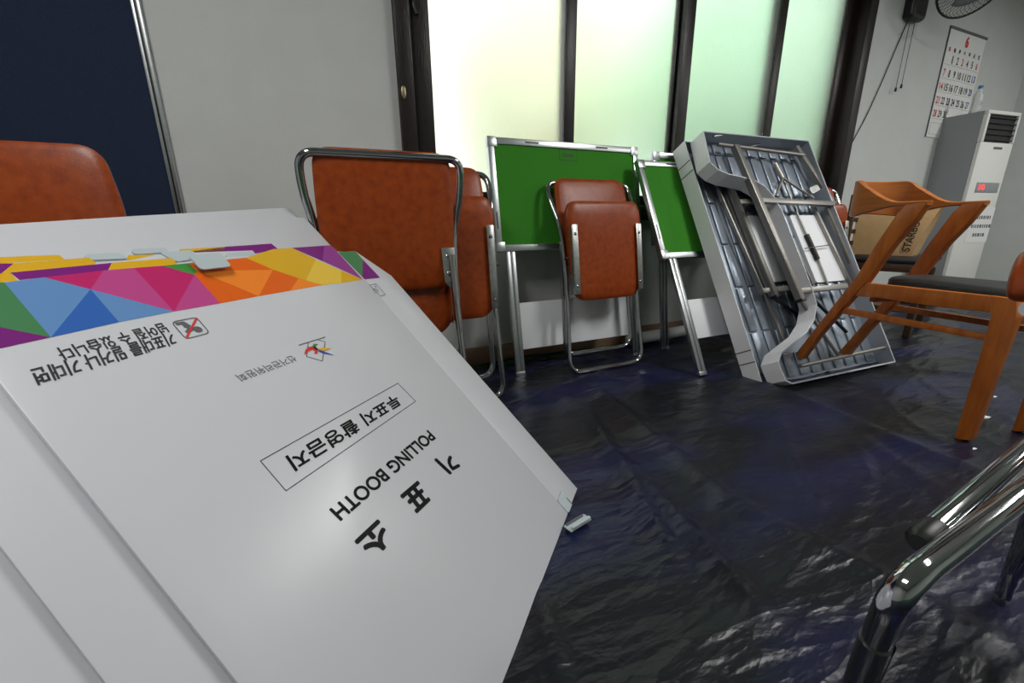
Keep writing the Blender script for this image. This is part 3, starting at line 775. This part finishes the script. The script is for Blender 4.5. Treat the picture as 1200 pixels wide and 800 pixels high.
for r_ in range(5): mb.box(CF, (cx0+cw*.04, cz1-ch*(.32+.125*r_), .002), (cx1-cw*.03, cz1-ch*(.32+.125*r_)+.0015, .0025), M['greyink'])
for q in ((.06, .86, .94, .862), (.06, .97, .94, .972), (.06, .86, .064, .97)): mb.box(CF, (cx0+cw*q[0], cz1-ch*q[3], .002), (cx0+cw*q[2], cz1-ch*q[1], .0025), M['greyink'])
mb.build('calendar_print', cal, smooth=None)

# ------------------------------------------------------------------ wall fan, top right
fb = at_y(1078, 5, D-.05)
fan = thing('wall_fan', (fb.x, D, fb.z), 'black wall fan with wire cage and two hanging pull cords', 'fan')
mb = MB(); FF = Frame((fb.x, D, fb.z), (1, 0, 0), (0, 0, 1))
mb.box(FF, (-.11, -.10, .0), (.09, .22, .07), M['black'], .03, 4); base = mb.build('wall_base', fan)
cpl = at_y(1100, 22, 1.80)
fc = at_y(1150, -33, 1.80); fnv = V((-.30, -.80, -.50)).normalized()
MB().tube([V((fb.x, D-.06, fb.z+.1)), V((fb.x+.02, D-.16, fb.z+.22)), fc-fnv*.12], .02, M['black'], 10).build('fan_arm', fan)
fx = fnv.cross(V((0, 0, 1))).normalized(); fy = fx.cross(fnv)
FR = .25
mb = MB()
ringp = lambda r, h, k=36: [fc+fnv*h+(fx*math.cos(2*math.pi*i/k)+fy*math.sin(2*math.pi*i/k))*r for i in range(k+1)]
mb.tube(ringp(FR, .0), .007, M['black'], 8, cap=False)
mb.tube(ringp(FR*.35, .055), .003, M['black'], 6, cap=False); mb.tube(ringp(FR*.35, -.075), .003, M['black'], 6, cap=False)
for i in range(56):
    a = 2*math.pi*i/56; e = fx*math.cos(a)+fy*math.sin(a)
    mb.tube([fc+fnv*.055+e*.03, fc+fnv*.052+e*FR*.6, fc+fnv*.03+e*FR*.9, fc+e*FR, fc-fnv*.05+e*FR*.93, fc-fnv*.075+e*FR*.55, fc-fnv*.078+e*.06], .0013, M['black'], 4, cap=False)
mb.build('fan_cage', fan, smooth=60)
MB().lathe(fc-fnv*.14, fnv, [(.03, 0), (.06, .02), (.065, .06), (.05, .085)], M['black'], 20).build('motor_housing', fan)
MB().lathe(fc-fnv*.03, fnv, [(.03, 0), (.03, .03), (.02, .05)], M['black'], 16).build('fan_hub', fan)
for k in range(3):
    a0 = 2*math.pi*k/3; mb = MB(); vs = []; fs = []
    for i in range(9):
        for j in range(7):
            r = .03+(.19-.03)*j/6; a = a0+(i/8-.5)*(1.5-.2*j/6); tw = (i/8-.5)*.06
            vs.append(fc-fnv*(.015+tw)+(fx*math.cos(a)+fy*math.sin(a))*r)
    for i in range(8):
        for j in range(6): fs.append([i*7+j, i*7+j+1, (i+1)*7+j+1, (i+1)*7+j])
    mb.add(vs, fs, M['acgrey']); o = mb.build('fan_blade', fan, smooth=60)
    sm = o.modifiers.new('thick', 'SOLIDIFY'); sm.thickness = .003
for a, b in (((1067, 22), (1052, 104)), ((1073, 22), (1058, 100))):
    p0, p1 = at_y(*a, D-.03), at_y(*b, D-.03); p1 = V((p0.x, p1.y, p1.z))
    o = MB().tube([p0, (p0+p1)/2, p1], .0022, M['black'], 6).build('pull_cord', fan, smooth=60)
    MB().lathe(p1-V((0, 0, .022)), (0, 0, 1), [(.006, 0), (.008, .004), (.007, .022), (.003, .03)], M['black'], 10).build('cord_knob', o)
cp = [at_y(*q, D-.008) for q in ((1068, 15), (1052, 52), (1034, 95), (1015, 137), (998, 168), (985, 193), (975, 226))]
MB().tube(fillet(cp, .1), .004, M['black'], 6).build('power_cord', fan, smooth=60)

# ------------------------------------------------------------------ stack of folded polling booths, left
BP = floor_at(677, 572)
bu_ = ray(797, 260); bu_.z = 0; bu_.normalize()
bl_ = V((-bu_.y, bu_.x, 0)); tt = math.radians(44.5)
BF = Frame(BP, bu_, bl_*math.sin(tt)+V((0, 0, math.cos(tt))))
SG = 1 if BF.n.dot(CAM-BP) > 0 else -1      # n towards the camera is SG
def bpx(x, y, n): return BF.px(x, y, n)
def sheet_frame(off): return -off*SG
bot_v = lambda off: off*math.tan(tt)      # where a layer behind meets the floor
def booth(off, outline_uv, label, th=.009):
    n = sheet_frame(off); base = BF.p((min(a for a, b in outline_uv)+max(a for a, b in outline_uv))/2, bot_v(off), n)
    t = thing('polling_booth', base, label, 'polling booth', 'folded polling booths leaning in a stack')
    mb = MB(); P_ = [BF.p(a, b, n) for a, b in outline_uv]
    mb.prism(P_, BF.n*(-SG*th), M['boothwhite'], .0012)
    return t, mb.build('panel', t), n
def ink_pt(n, lift=.0006): return lambda a, b: BF.p(a, b, n+SG*lift)
def band_polys(mb, polys, n, lift=.0004):
    pt = ink_pt(n, lift)
    for c, pts in polys: mb.poly([pt(*bpx(*q, n)) for q in pts], M['band_'+c])
G = 'grey'
def grey_clip(parent, pts, n, lift=.0025, th=.003):
    P_ = [BF.p(*bpx(*q, n), n+SG*lift) for q in pts]; P_ = fillet(P_, .008, 4, True)
    MB().prism(P_, BF.n*(-SG*th), M['clip']).build('grey_clip', parent)
# --- front booth
FU = -.84
topl = [(320, 291.5), (288, 301.6), (231, 307), (190, 311), (157, 313.5), (121, 316.5), (52, 324.4), (0, 330.5)]
tl = [bpx(*q, 0) for q in topl]
o1 = [(-.118, 0), (-.118, bpx(424, 327, 0)[1]), bpx(388, 287, 0), bpx(342, 290, 0)] + tl + [(FU, tl[-1][1]), (FU, 0)]
t1, pan, n = booth(0, o1, 'front white polling booth panel with upside-down lettering and colourful band')
mb = MB(); P_ = [BF.p(a, b, -SG*.0012) for a, b in ((0, 0), (0, bpx(446, 325, 0)[1]), bpx(417, 294, 0), bpx(396, 294.5, 0), (-.119, bpx(424, 326, 0)[1]), (-.119, 0))]
mb.prism(P_, BF.n*(-SG*.008), M['boothwhite'], .001); mb.build('edge_flap', t1)
mb = MB()
band_polys(mb, [
    ('green', [(0, 331), (5, 331), (59.5, 395.3), (0, 383.3)]), ('purple', [(-14, 380), (0, 383.3), (59.5, 395.3), (0, 408.3), (-14, 411.5)]), ('green', [(-14, 332.5), (0, 331), (0, 383.3), (-14, 380)]),
    ('lblue', [(5, 331), (52, 325), (106, 339), (59.5, 395.3)]), ('blue', [(106, 339), (139.5, 377.5), (59.5, 395.3)]), ('lblue', [(106, 339), (204, 365), (139.5, 377.5)]),
    ('dpink', [(52, 325), (121.5, 317), (106, 339)]), ('pink', [(121.5, 317), (157, 314), (204, 365), (106, 339)]), ('dpink', [(157, 314), (190, 311.4), (228, 322), (204, 365)]),
    ('pink', [(228, 322), (258, 355.5), (204, 365)]), ('green2', [(190, 311.4), (221, 308.5), (231, 317), (228, 322)]),
    ('orange', [(221, 308.5), (231, 307.4), (288, 302), (320, 316), (231, 318)]), ('lorange', [(231, 318), (320, 316), (303, 347)]), ('orange', [(228, 322), (231, 317), (303, 347), (258, 355.5)]),
    ('orange', [(320, 316), (350, 326), (340, 340.5), (303, 347)]), ('lorange', [(350, 326), (378, 334), (340, 340.5)]),
    ('yellow', [(288, 302), (320, 291.9), (342, 290.4), (370, 304), (358, 329), (320, 316)]), ('lyellow', [(370, 304), (400, 317), (400, 331.5), (378, 334), (358, 329)]), ('yellow', [(400, 317), (425, 327.5), (400, 331.5)]),
    ('purple', [(342, 290.4), (380, 287.8), (378, 306)]), ('purple2', [(380, 287.8), (388, 287.4), (425, 327.3), (378, 306)]),
], 0)
band_polys(mb, [('green', [(396.5, 295), (417, 294.5), (425.5, 304), (424.6, 326)]), ('purple', [(425.5, 304), (445.5, 325), (425, 327.3), (424.6, 326)])], 0, -.0006)
mb.build('colour_band', t1, smooth=None)
mb = MB(); pt = ink_pt(0)
B = lambda x, y: bpx(x, y, 0)
text(mb, 'POLLING BOOTH', M['ink'], pt, B(501, 504), B(386, 597), B(510.5, 513.5), 0, .04)
text(mb, '기', M['ink'], pt, B(524.5, 531.5), B(509.6, 538.7), B(541, 547), .0, .055)
text(mb, '표', M['ink'], pt, B(489.4, 564.3), B(469.9, 581), B(505, 584), .0, .055)
text(mb, '소', M['ink'], pt, B(442.6, 609.8), B(416.7, 634.2), B(461.5, 630), .0, .055)
text(mb, '투표지 촬영금지', M['ink'], pt, B(462, 462), B(334.7, 535), B(471, 474), 0, .032)
q = [B(305, 540), B(466, 449), B(487, 470), B(335, 575)]
for i in range(4): stroke(mb, q[i], q[(i+1) % 4], .0014, M['ink'], pt)
text(mb, '선거관리위원회', M['greyink'], pt, B(342.5, 416), B(274.8, 439.5), B(350, 422.5), .006)
text(mb, '기표대를 밀거나 기대면', M['greyink'], pt, B(200, 389), B(35.6, 433), B(208, 403), 0, .025)
text(mb, '넘어질 수 있습니다', M['greyink'], pt, B(190.5, 378), B(63.7, 408.5), B(199, 389.5), 0, .025)
q = [B(433, 334), B(441, 332.6), B(451.6, 345), B(446, 347)]
for i in range(4): stroke(mb, q[i], q[(i+1) % 4], .0016, M['greyink'], pt)
text(mb, '신사', M['greyink'], pt, B(441, 335), B(435, 336), B(445, 343), 0)
mb.build('printed_lettering', t1, smooth=None)
# emblem
mb = MB(); Z = lambda x, y: B(240+x/6.667, 360+y/6.667)
ring_ = [(808, 272), (795, 385), (918, 420), (940, 270), (885, 255)]
for i in range(4): stroke(mb, Z(*ring_[i]), Z(*ring_[i+1]), .0016, M['greyink'], pt)
stroke(mb, Z(733, 297), Z(940, 233), .0022, M['greyink'], pt)
pt2 = ink_pt(0, .001)
for m, pts in (('red', [(775, 372), (785, 335), (805, 312), (835, 306), (862, 320), (882, 345), (878, 362), (852, 365), (862, 345), (838, 332), (805, 348)]),
               ('band_green2', [(838, 305), (850, 286), (885, 287), (866, 302), (868, 322), (850, 315)]), ('ink', [(840, 308), (862, 306), (888, 332), (872, 338), (855, 325)]),
               ('band_yellow', [(878, 322), (925, 318), (992, 322), (930, 342), (888, 333)]), ('blue', [(880, 334), (925, 345), (1012, 377), (925, 362), (888, 346)])):
    mb.poly([pt2(*Z(*q)) for q in pts], M[m])
mb.build('printed_emblem', t1, smooth=None)
# no-leaning pictogram
mb = MB(); Q = lambda x, y: B(140+x/4.444, 260+y/4.444)
fr_ = outline2([Q(270, 522), Q(400, 497), Q(470, 578), Q(345, 610)], .008, 4)
for i in range(len(fr_)): stroke(mb, fr_[i], fr_[(i+1) % len(fr_)], .002, M['greyink'], pt)
mb.poly([pt(*Q(*q)) for q in [(285, 525), (335, 518), (372, 540), (362, 556), (335, 550), (325, 535), (300, 540)]], M['greyink'])
mb.poly([pt(*Q(*q)) for q in [(340, 572), (352, 556), (372, 552), (392, 560), (372, 575), (352, 580)]], M['greyink'])
c_ = Q(408, 560); mb.poly([pt(c_[0]+.007*math.cos(k*.523), c_[1]+.007*math.sin(k*.523)) for k in range(12)], M['greyink'])
stroke(mb, Q(402, 500), Q(347, 607), .0032, M['red'], pt2)
mb.build('printed_pictogram', t1, smooth=None)
grey_clip(t1, [(220, 300), (258, 297), (271, 313), (235, 317)], .012, .003)
grey_clip(t1, [(658, 574), (670.5, 590), (666, 601.5), (653, 587)], 0, .0016, .0012)
mb = MB(); stroke(mb, B(663.5, 583.5), B(669.5, 590.5), .004, M['greyink'], ink_pt(0, .0022)); mb.build('clip_slot', t1, smooth=None)
# --- booths behind, each a little higher; (label, offset, top edge in the photograph, band colours)
def back_booth(off, top, left_u, right_u, label, polys, clips=(), top_left=None):
    n = sheet_frame(off); T_ = [bpx(*q, n) for q in top]
    ol = [(right_u, bot_v(off)), (right_u, T_[-1][1]-.02)] + T_[::-1] + [(left_u, T_[0][1]), (left_u, bot_v(off))]
    t, pn, n = booth(off, ol, label, .007)
    if polys:
        mb = MB(); band_polys(mb, polys, n); mb.build('colour_band', t, smooth=None)
    for c in clips: grey_clip(t, c, n, .003)
    return t, n
t2, n2 = back_booth(.016, [(-60, 326), (12, 319), (131, 307.5), (201, 302), (207, 307.5), (280, 304)], -.915, -.03, 'white polling booth second in the stack, purple and yellow edge just above the front one',
    [('yellow', [(-60, 326.5), (12, 319.5), (22, 330), (-60, 345)]), ('purple', [(12, 319.5), (131, 308), (124, 322), (30, 334)]), ('yellow', [(131, 308), (201, 302.4), (207, 307.6), (205, 316), (124, 322)])])
back_booth(.031, [(-60, 313), (0, 308.5), (104, 301.5), (112, 307), (150, 305), (186, 297.5), (224, 294.5), (232, 302)], -1.16, -.06, 'white polling booth third in the stack, yellow edge at the left',
    [('purple', [(-60, 314), (0, 309), (16, 308.5), (-5, 326), (-60, 330)]), ('yellow', [(16, 308.5), (104, 302), (112, 307.2), (108, 316), (-5, 326)])], [[(186, 297), (225, 294), (232, 303), (207, 308)]])
back_booth(.045, [(-60, 304), (0, 301), (69, 298.3), (76, 304), (97, 303), (144, 299), (180, 298), (240, 295), (296, 293), (302, 301)], -1.2, -.08, 'white polling booth fourth in the stack, short yellow corner showing at the far left',
    [('yellow', [(-60, 304.5), (0, 301.4), (69, 298.7), (76, 304.2), (72, 312), (-60, 318)]), ('yellow', [(150, 299), (180, 298.2), (188, 304), (148, 306)])], [[(97, 299.5), (141, 297), (150, 304), (102, 306)], [(263, 298.5), (294, 295), (300, 300), (266, 304)]])
back_booth(.058, [(-60, 301), (0, 300), (150, 297), (210, 291.8), (265, 288.6), (318, 285), (326, 292)], -1.25, -.10, 'white polling booth fifth in the stack, purple edge peeping out at its middle',
    [('yellow', [(210, 292.2), (265, 289), (262, 294), (212, 297)]), ('purple', [(224, 294.5), (265, 289), (318, 285.4), (326, 292), (300, 297), (240, 299)])], [[(153, 293), (193, 291), (199, 296.5), (156, 299)]])
back_booth(.074, [(-60, 271), (0, 268), (180, 260), (345, 254.5), (357, 254.5), (388, 288)], -1.3, -.12, 'blank white polling booth panel, higher than the banded ones in front', [])
back_booth(.088, [(-60, 265.5), (0, 262.5), (170, 252), (336, 243), (343, 247), (356, 262)], -1.33, -.17, 'blank white polling booth panel at the very rear and top of the stack', [])
# loose grey clip lying at the foot of the stack
cb = floor_at(676, 616)
kf = Frame(cb+V((0, 0, .008)), floor_at(688, 606)-floor_at(662, 622), (0, 0, 1))
kz = Frame(kf.o, kf.u, V((0, 0, 1)).cross(kf.u))
clp = thing('plastic_clip', cb, 'small grey plastic clip lying on the tarp beside the booth corner', 'clip')
MB().box(kz, (-.035, -.014, -.002), (.04, .014, .002), M['clip'], .002).build('clip_plate', clp)
MB().box(kz, (-.03, -.016, .004), (.036, -.006, .012), M['clip'], .003).build('clip_rail', clp)
MB().box(kz, (-.03, .006, .002), (.03, .012, .006), M['greyink'], .001).build('clip_groove', clp)

# ------------------------------------------------------------------ foreground chair, right: chrome tubes at seat height
zt_ = .44
c1 = at_z(1052, 688, zt_); e1 = at_z(1215, 566, zt_); dirv = (e1-c1).normalized()
pr = V((dirv.y, -dirv.x, 0)); 
if pr.dot(fwd) > 0: pr = -pr       # towards the camera
fch = thing('chrome_chair', V((c1.x+dirv.x*.3, c1.y+dirv.y*.3, 0)), 'chrome tube chair cut off by the frame edge, lower right', 'chair')
foot = hit(985, 865, dirv, c1)
foot = at_z(1008, 800, .25); fd = (foot-c1); 
ft = c1+fd*(zt_-.012)/(zt_-.25)
LEN = .62
far1 = c1+dirv*LEN
lf = fillet([ft, c1, far1, far1+(ft-c1)], [0, .05, .05, 0], 8)
o = MB().tube(lf, .0125, M['chrome'], 16).build('leg_frame', fch, smooth=60)
sl0 = c1+fd.normalized()*.10
MB().tube([sl0, sl0+fd.normalized()*.18], .0145, M['chrome'], 14).build('leg_sleeve', o, smooth=60)
c2 = at_z(1082, 632, zt_-.01); e2 = at_z(1215, 516, zt_-.01); d2 = (e2-c2).normalized()
MB().tube([c2, c2+d2*.01, c2+d2*(LEN)], [.009, .0125, .0125], M['chrome'], 16).build('seat_tube', fch, smooth=60)
b2a, b2b = at_z(1092, 638, zt_-.02), at_z(1210, 553, zt_-.02)
MB().bar(b2a, b2b+(b2b-b2a).normalized()*.3, (0, 0, 1), .014, .006, M['galv'], .001).build('seat_bracket', fch)
# seat and backrest lie outside the picture except the corner of the backrest
ctr = c1+dirv*.45
SFr = Frame(V((c1.x, c1.y, zt_+.025))+dirv*.52, dirv, -pr)
if SFr.n.z < 0: SFr = Frame(SFr.o, dirv, pr)
so2 = outline2([(0.0, -.20), (.36, -.20), (.36, .05), (0.0, .05)], .05)
if SFr.v.dot(pr) > 0: so2 = [(a, -b) for a, b in so2][::-1]
kk = cushion(SFr, so2, -.012, .03, M['leather'], .008)
kk.build('seat', fch, smooth=50)
bc = hit(1204, 340, fwd, CAM+fwd*.50)
BFr = Frame(bc, dirv, (0, 0, 1))
cushion(BFr, outline2([(.0, -.018), (.3, -.018), (.3, .046), (.0, .046)], .032), -.02, .012, M['leather'], .006).build('armrest', fch, smooth=50)
ap = bc+dirv*.03+V((0, 0, -.026))
q0 = c1+dirv*.585; q1 = bc+dirv*.27+V((0, 0, -.022))
MB().tube(fillet([ap, q1, q0], .05), .010, M['chrome'], 12).build('arm_tube', fch, smooth=60)
r0 = c2+d2*(LEN-.02)
MB().tube([r0, r0+V((d2.x*.05, d2.y*.05, 0))-V((0, 0, r0.z-.012))], .0125, M['chrome'], 14).build('leg', fch, smooth=60)
MB().tube([r0, far1], .010, M['chrome'], 12).build('seat_tube', fch, smooth=60)
MB().tube([c2-d2*.012, c2-d2*.004, c2+d2*.03], [.009, .0138, .0138], M['black'], 14).build('end_cap', fch, smooth=50)

# ------------------------------------------------------------------ small things along the wall and on the floor
ra, rb = floor_at(742, 420, .035), floor_at(800, 402, .035)
ra = V((ra.x, 2.0, .05)); rb = V((ra.x+.55, 2.03, .05))
ra = at_y(735, 412, 2.0); ra.z = .05; rb = ra+V((.5, .02, 0))
rl = thing('plastic_film_roll', ra, 'white roll of plastic film lying against the baseboard', 'roll')
MB().tube([ra, ra+V((.02, 0, 0)), (ra+rb)/2, rb], [.030, .036, .037, .036], M['roll'], 18).build('film', rl, smooth=60)
MB().lathe(ra+V((-.012, 0, 0)), (1, 0, 0), [(.016, 0), (.018, .002), (.018, .03)], M['paper'], 16).build('core_tube', rl)
cab = [floor_at(*q, .006) for q in ((560, 440), (600, 432), (625, 427), (648, 429), (668, 436))]
cab = [V((.72, 2.03, .02)), V((.85, 2.07, .012)), V((1.0, 2.09, .012)), V((1.12, 2.06, .015)), V((1.22, 2.02, .03))]
tag(MB().tube(fillet(cab, .05), .006, M['black'], 8).build('black_cable', smooth=60, at=tuple(cab[0])), 'black cable lying along the baseboard under the large green board', 'cable')
for k, (x, y, lab) in enumerate(((1155, 489, 'larger torn white paper scrap on the tarp beside the armchair leg'), (1166, 465, 'tiny white paper scrap beyond the larger one, under the armchair'), (1142, 526, 'tiny white paper scrap in front of the armchair leg'))):
    p = floor_at(x, y, .012); s = (.022, .010, .009)[k]
    pts = [p+V((math.cos(a)*s*(1.3 if i % 2 else .8), math.sin(a)*s*.5, .001*(i % 3))) for i, a in enumerate([j*1.05 for j in range(6)])]
    tag(MB().prism(pts, (0, 0, .0015), M['paper']).build('paper_scrap', smooth=None, at=tuple(p)), lab, 'paper scrap', 'paper scraps on the tarp')
